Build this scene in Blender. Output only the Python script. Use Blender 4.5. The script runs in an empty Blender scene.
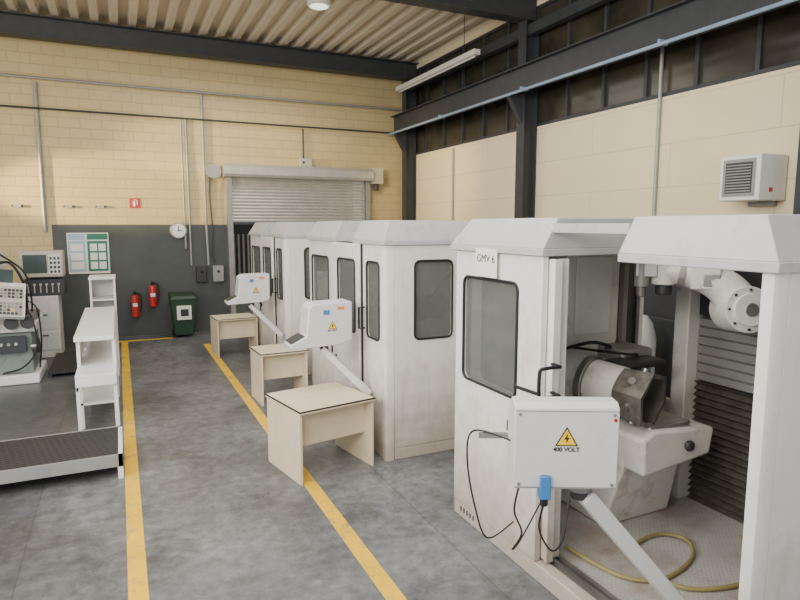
import bpy, bmesh, math, random
from mathutils import Vector, Matrix
random.seed(4)
S=bpy.context.scene; COL=S.collection
V=Vector
# ---------------------------------------------------------------- materials
def nn(nt,t,**k):
    n=nt.nodes.new(t)
    for a,b in k.items(): setattr(n,a,b)
    return n
def mk(name,col,rough=.5,metal=0,var=.08,scale=5,bump=0,bscale=60,stain=None,spec=None,emit=0,low=None,drip=None):
    m=bpy.data.materials.new(name); m.use_nodes=True; nt=m.node_tree; b=nt.nodes['Principled BSDF']
    L=nt.links
    tc=nn(nt,'ShaderNodeTexCoord')
    no=nn(nt,'ShaderNodeTexNoise'); no.inputs['Scale'].default_value=scale; no.inputs['Detail'].default_value=6
    L.new(tc.outputs['Object'],no.inputs['Vector'])
    cr=nn(nt,'ShaderNodeValToRGB')
    c=list(col)
    cr.color_ramp.elements[0].position=.3; cr.color_ramp.elements[1].position=.7
    cr.color_ramp.elements[0].color=[max(0,x*(1-var)) for x in c]+[1]
    cr.color_ramp.elements[1].color=[min(1,x*(1+var)) for x in c]+[1]
    L.new(no.outputs['Fac'],cr.inputs['Fac'])
    out=cr.outputs['Color']
    if stain:
        sc,scol,lo,hi=stain
        n2=nn(nt,'ShaderNodeTexNoise'); n2.inputs['Scale'].default_value=sc; n2.inputs['Detail'].default_value=9; n2.inputs['Roughness'].default_value=.65
        L.new(tc.outputs['Object'],n2.inputs['Vector'])
        mr=nn(nt,'ShaderNodeMapRange'); mr.inputs['From Min'].default_value=lo; mr.inputs['From Max'].default_value=hi
        L.new(n2.outputs['Fac'],mr.inputs['Value'])
        mx=nn(nt,'ShaderNodeMixRGB'); L.new(mr.outputs['Result'],mx.inputs['Fac']); L.new(out,mx.inputs['Color1'])
        mx.inputs['Color2'].default_value=list(scol)+[1]; out=mx.outputs['Color']
    if drip:   # vertical runs of dirt
        mp=nn(nt,'ShaderNodeMapping');mp.inputs['Scale'].default_value=(16,16,.9);L.new(tc.outputs['Object'],mp.inputs['Vector'])
        n5=nn(nt,'ShaderNodeTexNoise');n5.inputs['Scale'].default_value=1;n5.inputs['Detail'].default_value=5;L.new(mp.outputs[0],n5.inputs['Vector'])
        mr=nn(nt,'ShaderNodeMapRange');mr.inputs['From Min'].default_value=.58;mr.inputs['From Max'].default_value=.80;mr.inputs['To Max'].default_value=.55;L.new(n5.outputs['Fac'],mr.inputs['Value'])
        mx=nn(nt,'ShaderNodeMixRGB');L.new(mr.outputs['Result'],mx.inputs['Fac']);L.new(out,mx.inputs['Color1']);mx.inputs['Color2'].default_value=list(drip)+[1];out=mx.outputs['Color']
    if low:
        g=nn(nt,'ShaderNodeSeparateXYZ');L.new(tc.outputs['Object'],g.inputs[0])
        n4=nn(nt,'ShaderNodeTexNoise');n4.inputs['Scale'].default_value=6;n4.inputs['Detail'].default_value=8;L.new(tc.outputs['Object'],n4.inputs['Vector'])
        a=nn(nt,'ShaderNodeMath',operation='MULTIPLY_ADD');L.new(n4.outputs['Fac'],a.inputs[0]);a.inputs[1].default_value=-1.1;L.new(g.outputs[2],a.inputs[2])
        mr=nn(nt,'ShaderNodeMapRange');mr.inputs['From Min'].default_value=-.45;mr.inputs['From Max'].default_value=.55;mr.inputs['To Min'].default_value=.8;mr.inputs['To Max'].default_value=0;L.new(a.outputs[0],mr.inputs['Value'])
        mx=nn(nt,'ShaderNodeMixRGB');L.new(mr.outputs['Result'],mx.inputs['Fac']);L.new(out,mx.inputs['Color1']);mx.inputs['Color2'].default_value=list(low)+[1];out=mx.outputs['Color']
    L.new(out,b.inputs['Base Color'])
    b.inputs['Roughness'].default_value=rough; b.inputs['Metallic'].default_value=metal
    if spec is not None: b.inputs['Specular IOR Level'].default_value=spec
    if bump:
        n3=nn(nt,'ShaderNodeTexNoise'); n3.inputs['Scale'].default_value=bscale; L.new(tc.outputs['Object'],n3.inputs['Vector'])
        bp=nn(nt,'ShaderNodeBump'); bp.inputs['Strength'].default_value=bump; bp.inputs['Distance'].default_value=.02
        L.new(n3.outputs['Fac'],bp.inputs['Height']); L.new(bp.outputs['Normal'],b.inputs['Normal'])
    if emit:
        b.inputs['Emission Color'].default_value=list(col)+[1]; b.inputs['Emission Strength'].default_value=emit
    return m
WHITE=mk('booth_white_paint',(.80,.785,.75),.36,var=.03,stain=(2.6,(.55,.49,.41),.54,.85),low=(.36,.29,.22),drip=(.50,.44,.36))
WHITE2=mk('cap_white_paint',(.48,.485,.48),.4,var=.06,stain=(5,(.32,.31,.29),.55,.8))
CREAM=mk('desk_laminate',(.70,.60,.43),.5,var=.05)
BLACK=mk('black_rubber',(.010,.010,.011),.55)
DARK=mk('dark_steel',(.030,.032,.035),.5,var=.15)
DGREY=mk('column_grey_paint',(.036,.040,.046),.5,var=.15)
STEEL=mk('bare_steel',(.38,.37,.35),.35,.85,var=.15)
GALV=mk('galvanised',(.32,.32,.31),.5,.4)
DIRTY=mk('oily_cast_iron',(.24,.225,.20),.4,.6,var=.4,scale=12)
MWHITE=mk('machine_white',(.72,.71,.67),.35,var=.06,stain=(4,(.34,.27,.20),.54,.78))
GREYP=mk('pendant_grey',(.66,.66,.635),.4,var=.04,stain=(8,(.48,.46,.42),.6,.8))
BLUE=mk('blue_plug',(.05,.19,.48),.4)
YEL=mk('sign_yellow',(.9,.58,.01),.5,var=.03)
RED=mk('red_paint',(.45,.02,.015),.35)
GREEN=mk('bin_green',(.02,.055,.03),.5)
GREENS=mk('notice_green',(.02,.17,.11),.5)
PALEB=mk('notice_pale_blue',(.35,.50,.60),.6)
PAPER=mk('paper',(.8,.8,.77),.7,var=.02)
HOSE=mk('hose_olive',(.30,.26,.10),.45)
ORANGE=mk('orange_label',(.8,.2,.04),.5)
BEIGE=mk('beige_plastic',(.46,.44,.37),.5)
SCREEN=mk('screen_glass',(.06,.085,.085),.15)
TEAL=mk('grey_green_paint',(.22,.265,.24),.45,stain=(5,(.09,.085,.07),.48,.68))
LBLUE=mk('light_blue_pipe',(.24,.34,.46),.45)
BELLOW=mk('bellows_grey',(.085,.075,.065),.55,var=.3,scale=9)
PLATE=mk('floor_plate',(.62,.61,.59),.35,.1,var=.1,stain=(2.2,(.36,.22,.16),.45,.68))
YLINE=mk('floor_line_yellow',(.80,.48,.015),.55,var=.12,scale=3,stain=(6,(.22,.20,.15),.53,.70))
SHWHITE=mk('shelf_white',(.78,.78,.75),.45,var=.04,stain=(6,(.58,.56,.51),.6,.8))
CEIL=mk('ceiling_sheet',(.66,.59,.47),.45,var=.06,scale=1)
SHUT=mk('shutter_aluminium',(.50,.48,.44),.35,.3)
DWALL=mk('dark_wall_paint',(.062,.07,.07),.6,var=.12,scale=2)
WIN=mk('dark_window_glass',(.038,.034,.024),.22,var=.5,scale=1.3)
LAMPW=mk('lamp_white',(.70,.68,.62),.4)
LAMPE=mk('lamp_diffuser',(.95,.92,.85),.4,emit=1.5)
BLACKP=mk('checker_black',(.010,.010,.011),.6,.0,var=.3)
def checker_bump(m,sc,tint=None):
    nt=m.node_tree;b=nt.nodes['Principled BSDF'];L=nt.links
    tc=nn(nt,'ShaderNodeTexCoord');mp=nn(nt,'ShaderNodeMapping');mp.inputs['Rotation'].default_value=(0,0,.785)
    L.new(tc.outputs['Object'],mp.inputs['Vector'])
    br=nn(nt,'ShaderNodeTexBrick');br.inputs['Scale'].default_value=sc;br.inputs['Mortar Size'].default_value=.045;br.inputs['Brick Width'].default_value=.8
    L.new(mp.outputs['Vector'],br.inputs['Vector'])
    bp=nn(nt,'ShaderNodeBump');bp.inputs['Strength'].default_value=.9;bp.inputs['Distance'].default_value=.01
    L.new(br.outputs['Fac'],bp.inputs['Height']);L.new(bp.outputs['Normal'],b.inputs['Normal'])
    if tint:
        src=b.inputs['Base Color'].links[0].from_socket
        mx=nn(nt,'ShaderNodeMixRGB');L.new(br.outputs['Fac'],mx.inputs['Fac']);L.new(src,mx.inputs['Color1']);mx.inputs['Color2'].default_value=list(tint)+[1];L.new(mx.outputs[0],b.inputs['Base Color'])
checker_bump(BLACKP,7,(.05,.05,.048)); checker_bump(PLATE,14,(.38,.37,.35))
def glass(name,col,a):
    m=bpy.data.materials.new(name);m.use_nodes=True;nt=m.node_tree;nt.nodes.clear();L=nt.links
    o=nn(nt,'ShaderNodeOutputMaterial');mx=nn(nt,'ShaderNodeMixShader');t=nn(nt,'ShaderNodeBsdfTransparent')
    p=nn(nt,'ShaderNodeBsdfPrincipled');p.inputs['Base Color'].default_value=list(col)+[1];p.inputs['Roughness'].default_value=.08
    n=nn(nt,'ShaderNodeTexNoise');n.inputs['Scale'].default_value=4
    r=nn(nt,'ShaderNodeMapRange');r.inputs['To Min'].default_value=a-.08;r.inputs['To Max'].default_value=a+.08
    L.new(n.outputs['Fac'],r.inputs['Value']);L.new(r.outputs['Result'],mx.inputs['Fac'])
    t.inputs['Color'].default_value=(.75,.78,.76,1)
    L.new(t.outputs[0],mx.inputs[1]);L.new(p.outputs[0],mx.inputs[2]);L.new(mx.outputs[0],o.inputs[0]);return m
GLASS=glass('booth_glass',(.25,.26,.25),.42)
def blocks(name,c1,c2,mort,bw,rh,ax,ms=.012,bstr=.5,dirt=(.5,.42,.28)):
    m=bpy.data.materials.new(name);m.use_nodes=True;nt=m.node_tree;b=nt.nodes['Principled BSDF'];L=nt.links
    g=nn(nt,'ShaderNodeNewGeometry');s=nn(nt,'ShaderNodeSeparateXYZ');c=nn(nt,'ShaderNodeCombineXYZ')
    L.new(g.outputs['Position'],s.inputs[0]);L.new(s.outputs[ax],c.inputs[0]);L.new(s.outputs[2],c.inputs[1])
    br=nn(nt,'ShaderNodeTexBrick');br.inputs['Scale'].default_value=1;br.inputs['Brick Width'].default_value=bw;br.inputs['Row Height'].default_value=rh
    br.inputs['Mortar Size'].default_value=ms;br.inputs['Mortar Smooth'].default_value=.4
    br.inputs['Color1'].default_value=list(c1)+[1];br.inputs['Color2'].default_value=list(c2)+[1];br.inputs['Mortar'].default_value=list(mort)+[1]
    L.new(c.outputs[0],br.inputs['Vector'])
    n=nn(nt,'ShaderNodeTexNoise');n.inputs['Scale'].default_value=.9;n.inputs['Detail'].default_value=6;L.new(g.outputs['Position'],n.inputs['Vector'])
    mr=nn(nt,'ShaderNodeMapRange');mr.inputs['From Min'].default_value=.45;mr.inputs['From Max'].default_value=.75;mr.inputs['To Max'].default_value=.5;L.new(n.outputs['Fac'],mr.inputs['Value'])
    mx=nn(nt,'ShaderNodeMixRGB');L.new(mr.outputs['Result'],mx.inputs['Fac']);L.new(br.outputs['Color'],mx.inputs['Color1']);mx.inputs['Color2'].default_value=list(dirt)+[1]
    L.new(mx.outputs[0],b.inputs['Base Color']);b.inputs['Roughness'].default_value=.5
    bp=nn(nt,'ShaderNodeBump');bp.invert=True;bp.inputs['Strength'].default_value=bstr;bp.inputs['Distance'].default_value=.02
    L.new(br.outputs['Fac'],bp.inputs['Height']);L.new(bp.outputs['Normal'],b.inputs['Normal']);return m
BWALL=blocks('painted_blockwork',(.54,.43,.225),(.515,.405,.21),(.42,.33,.17),.42,.21,0,dirt=(.44,.35,.185),bstr=.4,ms=.01)
RWALL=blocks('wall_panels',(.82,.70,.47),(.81,.69,.46),(.58,.49,.33),3.2,.62,1,ms=.008,bstr=.2,dirt=(.74,.61,.39))
def floor_mat():
    m=bpy.data.materials.new('concrete_floor');m.use_nodes=True;nt=m.node_tree;b=nt.nodes['Principled BSDF'];L=nt.links
    g=nn(nt,'ShaderNodeNewGeometry')
    def noise(sc,d,r=.6,dist=0):
        n=nn(nt,'ShaderNodeTexNoise');n.inputs['Scale'].default_value=sc;n.inputs['Detail'].default_value=d;n.inputs['Roughness'].default_value=r;n.inputs['Distortion'].default_value=dist;L.new(g.outputs['Position'],n.inputs['Vector']);return n
    def mix(fac,a,col):
        x=nn(nt,'ShaderNodeMixRGB');L.new(fac,x.inputs['Fac']);L.new(a,x.inputs['Color1']);x.inputs['Color2'].default_value=list(col)+[1];return x.outputs[0]
    def rng(s,a,b_,c_=0,d_=1):
        r=nn(nt,'ShaderNodeMapRange');r.inputs['From Min'].default_value=a;r.inputs['From Max'].default_value=b_;r.inputs['To Min'].default_value=c_;r.inputs['To Max'].default_value=d_;L.new(s,r.inputs['Value']);return r.outputs[0]
    a=noise(.6,9,.7);cr=nn(nt,'ShaderNodeValToRGB');e=cr.color_ramp.elements
    e[0].position=.36;e[0].color=(.085,.09,.096,1);e[1].position=.62;e[1].color=(.205,.213,.222,1)
    L.new(a.outputs['Fac'],cr.inputs['Fac'])
    f=noise(9,8,.7)
    mu=nn(nt,'ShaderNodeMixRGB',blend_type='MULTIPLY');mu.inputs['Fac'].default_value=1;L.new(cr.outputs['Color'],mu.inputs['Color1']);L.new(rng(f.outputs['Fac'],.35,.7,.62,1.3),mu.inputs['Color2'])
    o=mix(rng(noise(1.7,10,.7,.6).outputs['Fac'],.53,.68,0,.65),mu.outputs[0],(.04,.04,.04))
    o=mix(rng(noise(3.1,12,.8,1.5).outputs['Fac'],.59,.74,0,.6),o,(.36,.37,.37))
    # oily darker floor around the machines on the -x side
    sx=nn(nt,'ShaderNodeSeparateXYZ');L.new(g.outputs['Position'],sx.inputs[0])
    ad=nn(nt,'ShaderNodeMath',operation='MULTIPLY_ADD');L.new(noise(1.1,6).outputs['Fac'],ad.inputs[0]);ad.inputs[1].default_value=1.2;L.new(sx.outputs[0],ad.inputs[2])
    o=mix(rng(ad.outputs[0],.25,-.5,0,.6),o,(.035,.036,.036))
    br=nn(nt,'ShaderNodeTexBrick');br.offset=0;br.inputs['Scale'].default_value=1;br.inputs['Brick Width'].default_value=3.1;br.inputs['Row Height'].default_value=3.4;br.inputs['Mortar Size'].default_value=.006
    mp=nn(nt,'ShaderNodeMapping');mp.inputs['Location'].default_value=(.8,.9,0);L.new(g.outputs['Position'],mp.inputs['Vector']);L.new(mp.outputs[0],br.inputs['Vector'])
    o=mix(rng(br.outputs['Fac'],0,1,0,.5),o,(.04,.04,.04))
    L.new(o,b.inputs['Base Color'])
    L.new(rng(noise(1.2,5).outputs['Fac'],0,1,.16,.55),b.inputs['Roughness'])
    bp=nn(nt,'ShaderNodeBump');bp.inputs['Strength'].default_value=.12;bp.inputs['Distance'].default_value=.02;L.new(f.outputs['Fac'],bp.inputs['Height']);L.new(bp.outputs[0],b.inputs['Normal'])
    return m
FLOOR=floor_mat()
# ---------------------------------------------------------------- mesh builder
class MB:
    def __init__(s): s.bm=bmesh.new(); s.mats=[]
    def mi(s,m):
        if m not in s.mats: s.mats.append(m)
        return s.mats.index(m)
    def face(s,vs,m):
        try:
            f=s.bm.faces.new(vs); f.material_index=s.mi(m); f.smooth=True; return f
        except ValueError: pass
    def loft(s,A,B,m):
        a=[s.bm.verts.new(p) for p in A]; b=[s.bm.verts.new(p) for p in B]; n=len(a)
        s.face(a[::-1],m); s.face(b,m)
        for i in range(n): s.face([a[i],a[(i+1)%n],b[(i+1)%n],b[i]],m)
        return s
    def box(s,a,b,m):
        x0,y0,z0=a;x1,y1,z1=b
        return s.loft([(x0,y0,z0),(x1,y0,z0),(x1,y1,z0),(x0,y1,z0)],[(x0,y0,z1),(x1,y0,z1),(x1,y1,z1),(x0,y1,z1)],m)
    def obox(s,c,sz,M,m):
        c=V(c);q=[V((i*sz[0]/2,j*sz[1]/2,k*sz[2]/2)) for k in(-1,1) for i,j in((-1,-1),(1,-1),(1,1),(-1,1))]
        q=[c+M@p for p in q]; return s.loft(q[:4],q[4:],m)
    def beam(s,p0,p1,w,h,m):
        p0=V(p0);p1=V(p1);d=(p1-p0).normalized();r=d.cross(V((0,0,1)))
        if r.length<.01:r=V((1,0,0))
        r.normalize();u=r.cross(d)
        o=[r*(i*w/2)+u*(j*h/2) for i,j in((-1,-1),(1,-1),(1,1),(-1,1))]
        return s.loft([p0+x for x in o],[p1+x for x in o],m)
    def prism(s,pts,ax,a,b,m):
        f={'x':lambda p,t:(t,p[0],p[1]),'y':lambda p,t:(p[0],t,p[1]),'z':lambda p,t:(p[0],p[1],t)}[ax]
        return s.loft([f(p,a) for p in pts],[f(p,b) for p in pts],m)
    def cyl(s,p0,p1,r,m,seg=24,r2=None,rot=0):
        p0=V(p0);p1=V(p1);d=(p1-p0).normalized();x=d.orthogonal().normalized();y=d.cross(x);r2=r if r2 is None else r2
        A=[math.tau*i/seg+rot for i in range(seg)]
        return s.loft([p0+(x*math.cos(t)+y*math.sin(t))*r for t in A],[p1+(x*math.cos(t)+y*math.sin(t))*r2 for t in A],m)
    def rtube(s,P,Rr,m,seg=24):
        P=[V(p) for p in P];n=len(P);rings=[];N=None
        for i,p in enumerate(P):
            t=P[min(i+1,n-1)]-P[max(i-1,0)];t.normalize()
            N=t.orthogonal() if N is None else N-t*N.dot(t)
            N.normalize();B=t.cross(N)
            rings.append([s.bm.verts.new(p+(N*math.cos(a)+B*math.sin(a))*Rr[i]) for a in [math.tau*k/seg for k in range(seg)]])
        for i in range(n-1):
            a=rings[i];b=rings[i+1]
            for k in range(seg): s.face([a[k],a[(k+1)%seg],b[(k+1)%seg],b[k]],m)
        s.face(rings[0][::-1],m);s.face(rings[-1],m);return s
    def tube(s,P,r,m,seg=8,closed=False):
        P=[V(p) for p in P];n=len(P);rings=[];N=None
        for i,p in enumerate(P):
            if closed: t=P[(i+1)%n]-P[i-1]
            else: t=P[min(i+1,n-1)]-P[max(i-1,0)]
            t.normalize()
            N=t.orthogonal() if N is None else N-t*N.dot(t)
            N.normalize();B=t.cross(N)
            rings.append([s.bm.verts.new(p+(N*math.cos(a)+B*math.sin(a))*r) for a in [math.tau*k/seg for k in range(seg)]])
        for i in range(n if closed else n-1):
            a=rings[i];b=rings[(i+1)%n]
            for k in range(seg): s.face([a[k],a[(k+1)%seg],b[(k+1)%seg],b[k]],m)
        if not closed: s.face(rings[0][::-1],m);s.face(rings[-1],m)
        return s
    def lathe(s,c,prof,m,seg=24,ax='z'):
        rings=[]
        for r,h in prof:
            R=[]
            for k in range(seg):
                a=math.tau*k/seg;x=r*math.cos(a);y=r*math.sin(a)
                q={'z':(x,y,h),'y':(x,h,y),'x':(h,x,y)}[ax]
                R.append(s.bm.verts.new(V(c)+V(q)))
            rings.append(R)
        for i in range(len(rings)-1):
            a,b=rings[i],rings[i+1]
            for k in range(seg): s.face([a[k],a[(k+1)%seg],b[(k+1)%seg],b[k]],m)
        s.face(rings[0][::-1],m);s.face(rings[-1],m);return s
    def obj(s,name,parent=None,label=None,cat=None,bevel=0,kind=None,group=None):
        bmesh.ops.recalc_face_normals(s.bm,faces=s.bm.faces)
        me=bpy.data.meshes.new(name);s.bm.to_mesh(me);s.bm.free()
        for m in s.mats: me.materials.append(m)
        me.set_sharp_from_angle(angle=math.radians(32))
        o=bpy.data.objects.new(name,me);COL.objects.link(o)
        if parent: o.parent=parent
        if bevel:
            b=o.modifiers.new('bev','BEVEL');b.width=bevel;b.segments=2;b.limit_method='ANGLE';b.angle_limit=math.radians(40)
        if label:o['label']=label
        if cat:o['category']=cat
        if kind:o['kind']=kind
        if group:o['group']=group
        return o
def thing(name,label,cat,loc=(0,0,0),rz=0,group=None):
    e=bpy.data.objects.new(name,None);COL.objects.link(e);e.location=loc;e.rotation_euler=(0,0,rz);e.empty_display_size=.2
    e['label']=label;e['category']=cat
    if group:e['group']=group
    return e
def copy_tree(o,parent=None):
    n=o.copy();COL.objects.link(n)
    if parent:n.parent=parent
    for c in list(o.children): copy_tree(c,n)
    return n
def rr(u0,u1,v0,v1,r,n=5):
    out=[]
    for cx,cy,a0 in((u1-r,v1-r,0),(u0+r,v1-r,90),(u0+r,v0+r,180),(u1-r,v0+r,270)):
        for i in range(n):
            a=math.radians(a0+90*i/(n-1));out.append((cx+r*math.cos(a),cy+r*math.sin(a)))
    return out
def holed(mb,fn,u0,u1,v0,v1,h,r,t,m):
    n=5;I=rr(*h,r,n);O=[]
    cor=[(u1,v1),(u0,v1),(u0,v0),(u1,v0)]
    for c in range(4):
        for i in range(n):
            p=I[c*n+i];C=cor[c]
            if i==n//2:O.append(C)
            else:
                first=i<n//2
                vert=(c%2==0)==first
                O.append((C[0],p[1]) if vert else (p[0],C[1]))
    N=len(I);bm=mb.bm
    i0=[bm.verts.new(fn(*p,0)) for p in I];i1=[bm.verts.new(fn(*p,t)) for p in I]
    o0=[bm.verts.new(fn(*p,0)) for p in O];o1=[bm.verts.new(fn(*p,t)) for p in O]
    for k in range(N):
        j=(k+1)%N
        mb.face([i0[k],i0[j],o0[j],o0[k]],m);mb.face([i1[k],o1[k],o1[j],i1[j]],m)
        mb.face([i0[k],i1[k],i1[j],i0[j]],m);mb.face([o0[k],o0[j],o1[j],o1[k]],m)
def winpanel(name,parent,fn,u0,u1,v0,v1,h,t=.05,extra=None,mat=None):
    mb=MB();holed(mb,fn,u0,u1,v0,v1,h,.06,t,mat or WHITE)
    p=mb.obj(name,parent,bevel=.006)
    w=MB();P=rr(*h,.06,5)
    a=[w.bm.verts.new(fn(*q,t*.45)) for q in P];b=[w.bm.verts.new(fn(*q,t*.55)) for q in P]
    w.face(a,GLASS);w.face(b[::-1],GLASS)
    for k in range(len(P)):j=(k+1)%len(P);w.face([a[k],a[j],b[j],b[k]],GLASS)
    w.obj('window_pane',p)
    g=MB();g.tube([fn(*q,-.003) for q in P],.012,BLACK,6,True);g.obj('window_gasket',p,label='black rubber window gasket')
    return p
def crs(P,k=8,closed=False):
    P=[V(p) for p in P];out=[];n=len(P)
    for i in range(n if closed else n-1):
        p0=P[i-1] if (i>0 or closed) else P[0];p1=P[i];p2=P[(i+1)%n];p3=P[(i+2)%n] if (closed or i+2<n) else P[-1]
        for j in range(k):
            t=j/k;out.append(.5*((2*p1)+(p2-p0)*t+(2*p0-5*p1+4*p2-p3)*t*t+(3*p1-p0-3*p2+p3)*t**3))
    if not closed:out.append(P[-1])
    return out
def text(s,size,loc,rot,mat,name,parent,ax='CENTER',bold=0):
    cu=bpy.data.curves.new(name,'FONT');cu.body=s;cu.size=size;cu.extrude=.0006;cu.align_x=ax;cu.align_y='CENTER';cu.offset=bold
    t=bpy.data.objects.new('tmp',cu);COL.objects.link(t)
    bpy.context.view_layer.update()
    me=bpy.data.meshes.new_from_object(t.evaluated_get(bpy.context.evaluated_depsgraph_get()))
    bpy.data.objects.remove(t);me.materials.clear();me.materials.append(mat)
    o=bpy.data.objects.new(name,me);COL.objects.link(o);o.parent=parent;o.location=loc;o.rotation_euler=rot;return o

# ---------------------------------------------------------------- room
RX=7.3;BY=15.0;HZ=6.75
MB().box((-10,-4,-.1),(RX+.2,BY+3,0),FLOOR).obj('floor',kind='structure')
w=MB()
w.box((-10,BY,0),(-1.3,BY+.2,HZ+.2),BWALL);w.box((-1.3,BY,2.56),(2.45,BY+.2,HZ+.2),BWALL)
w.box((-1.3,BY-.004,0),(2.45,BY+.2,2.56),DWALL)
w.box((2.45,BY,3.75),(5.95,BY+.2,HZ+.2),BWALL);w.box((5.95,BY,0),(RX+.2,BY+.2,HZ+.2),BWALL)
w.obj('wall_back',kind='structure')
MB().box((2,BY+2.6,0),(6.6,BY+2.7,4.2),DARK).obj('wall_corridor',kind='structure')  # near-black colour paints the dark of the space beyond the shutter
w=MB();w.box((RX,-4,0),(RX+.2,BY,4.4),RWALL);w.box((RX,-4,6.6),(RX+.2,BY,HZ+.2),RWALL);w.obj('wall_right',kind='structure')
pts=[];x=-10;p=.36
while x<RX+.2:
    pts+=[(x,HZ),(x+.13,HZ),(x+.17,HZ+.13),(x+.32,HZ+.13)];x+=p
c=MB();lo=[c.bm.verts.new((q[0],-4,q[1])) for q in pts];hi=[c.bm.verts.new((q[0],BY+.2,q[1])) for q in pts]
for i in range(len(pts)-1):c.face([lo[i],lo[i+1],hi[i+1],hi[i]],CEIL)
lo2=[c.bm.verts.new((q[0],-4,HZ+.2)) for q in (pts[0],pts[-1])];hi2=[c.bm.verts.new((q[0],BY+.2,HZ+.2)) for q in (pts[0],pts[-1])]
c.face([lo2[0],lo2[1],hi2[1],hi2[0]],CEIL)
c.obj('ceiling',kind='structure')
def clerestory(n,y0,y1):
    z0,z1=4.4,6.6;m=MB()
    m.box((RX+.05,y0,z0),(RX+.09,y1,z1),WIN)
    k=max(1,round((y1-y0)/.9));
    for i in range(k+1):
        y=y0+(y1-y0)*i/k;m.box((RX+.0,y-.03,z0),(RX+.06,y+.03,z1),DGREY)
    for z in(z0+.03,5.5,z1-.03):m.box((RX+.005,y0,z-.03),(RX+.055,y1,z+.03),DGREY)
    m.obj('window_%d'%n,kind='structure')
clerestory(1,9.62,14.96);clerestory(2,4.27,9.58);clerestory(3,-.4,4.23);clerestory(4,-4,-.43)
def ibeam(m,p0,p1,w,h,mat,vert=False,t=.02):
    p0=V(p0);p1=V(p1)
    d=(p1-p0).normalized()
    if vert: r=V((0,1,0));u=V((1,0,0))
    else: r=d.cross(V((0,0,1))).normalized();u=V((0,0,1))
    def bx(a0,a1,b0,b1):
        q=[r*a0+u*b0,r*a1+u*b0,r*a1+u*b1,r*a0+u*b1];m.loft([p0+x for x in q],[p1+x for x in q],mat)
    bx(-w/2,w/2,-h/2,-h/2+t);bx(-w/2,w/2,h/2-t,h/2);bx(-t/2,t/2,-h/2+t,h/2-t)
for i,y in enumerate((14.72,9.6,4.25)):
    m=MB();ibeam(m,(RX-.17,y,0),(RX-.17,y,6.29),.24,.3,DGREY,True)
    m.prism([(RX-.32,4.95),(RX-.62,4.95),(RX-.32,4.45)],'y',y-.06,y+.06,DGREY)
    m.obj('steel_column',label='dark grey steel I-section column with crane bracket against panelled wall',cat='column',group='steel wall columns')
for y in (14.6,9.6,4.25,-.4):
    m=MB();ibeam(m,(-10,y,6.5),(RX-.02,y,6.5),.3,.42,DGREY)
    m.obj('roof_beam',label='dark steel I-beam carrying corrugated roof sheets',cat='beam',group='roof beams')
m=MB();ibeam(m,(6.78,-4,5.18),(6.78,14.9,5.18),.22,.42,DGREY)
m.obj('crane_rail_beam',label='long dark grey crane runway I-beam along wall',cat='beam')
m=MB();m.box((7.02,-4,6.02),(7.16,14.9,6.2),DGREY);m.obj('tie_beam',label='slim dark steel tie beam above the windows',cat='beam')
m=MB();m.tube([(6.55,-4,4.9),(6.55,14.8,4.9)],.025,LBLUE,8)
for y in range(0,15,3):m.box((6.54,y,4.9),(6.70,y+.03,4.965),LBLUE)
m.obj('compressed_air_pipe',label='light blue compressed air pipe under crane beam',cat='pipe')
def pipe(P,r,label,mat=GALV,cat='pipe'):
    m=MB();m.tube(P,r,mat,8)
    return m.obj('conduit',label=label,cat=cat)
yb=BY-.045
pipe([(-8,yb-.05,4.97),(6.9,yb-.05,4.97)],.022,'thin grey conduit running across the block wall',DGREY)
pipe([(-8,yb-.07,5.58),(6.9,yb-.07,5.58)],.03,'dull pipe high on the block wall',GALV)
pipe([(-1.42,yb,5.5),(-1.42,yb,2.4)],.04,'grey vertical pipe on the block wall')
pipe([(1.42,yb,4.95),(1.42,yb,2.0)],.022,'grey vertical conduit on the block wall')
pipe([(1.53,yb,4.95),(1.53,yb,1.6)],.022,'grey vertical conduit on the block wall')
pipe([(1.9,yb,5.55),(1.9,yb,2.6),(1.92,yb,1.6)],.03,'grey vertical conduit beside the roller door')
pipe([(4.3,yb,4.93),(4.3,yb,4.2)],.02,'short conduit dropping to junction box',DGREY)
m=MB();m.box((4.2,14.88,4.0),(4.5,14.99,4.2),BEIGE);m.cyl((4.28,14.88,4.1),(4.28,14.86,4.1),.03,DGREY);m.obj('junction_box',label='beige junction box above the roller door',cat='junction box',bevel=.01)
xr=RX-.04
pipe([(xr,12.6,4.35),(xr,12.6,2.3)],.025,'grey vertical conduit on panelled wall')
pipe([(xr,6.6,5.2),(xr,6.6,2.2)],.028,'grey vertical pipe on panelled wall')
for x,z in((-1.9,2.95),(-.95,2.95),(-.33,2.95)):
    m=MB();m.box((x-.07,14.93,z-.03),(x+.07,14.995,z+.03),GALV);m.cyl((x-.1,14.95,z),(x+.1,14.95,z),.018,DARK,8);m.obj('pipe_bracket',label='small grey wall bracket on block wall',cat='bracket',group='wall brackets')
m=MB();m.box((6.5,10.5,5.88),(6.64,14.2,5.98),LAMPW);m.tube([(6.57,10.6,5.86),(6.57,14.1,5.86)],.02,LAMPW,8)
for y in(11,13.8):m.tube([(6.57,y,5.97),(6.57,y,6.745)],.008,DGREY,6)
m.obj('light_trough',label='long pale fluorescent light trough hung from roof',cat='light fixture')
t=thing('ceiling_lamp','round white high-bay ceiling lamp','lamp',(3.35,10.5,6.3))
MB().lathe((0,0,0),[(.17,0),(.21,.02),(.21,.08),(.09,.2),(.09,.3)],LAMPW).obj('lamp_shade',t)
MB().lathe((0,0,0),[(.12,-.02),(.165,-.001)],LAMPE).obj('diffuser',t,label='glowing white diffuser')
MB().tube([(0,0,.28),(0,0,.47)],.012,DGREY).obj('hanger',t)
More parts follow.
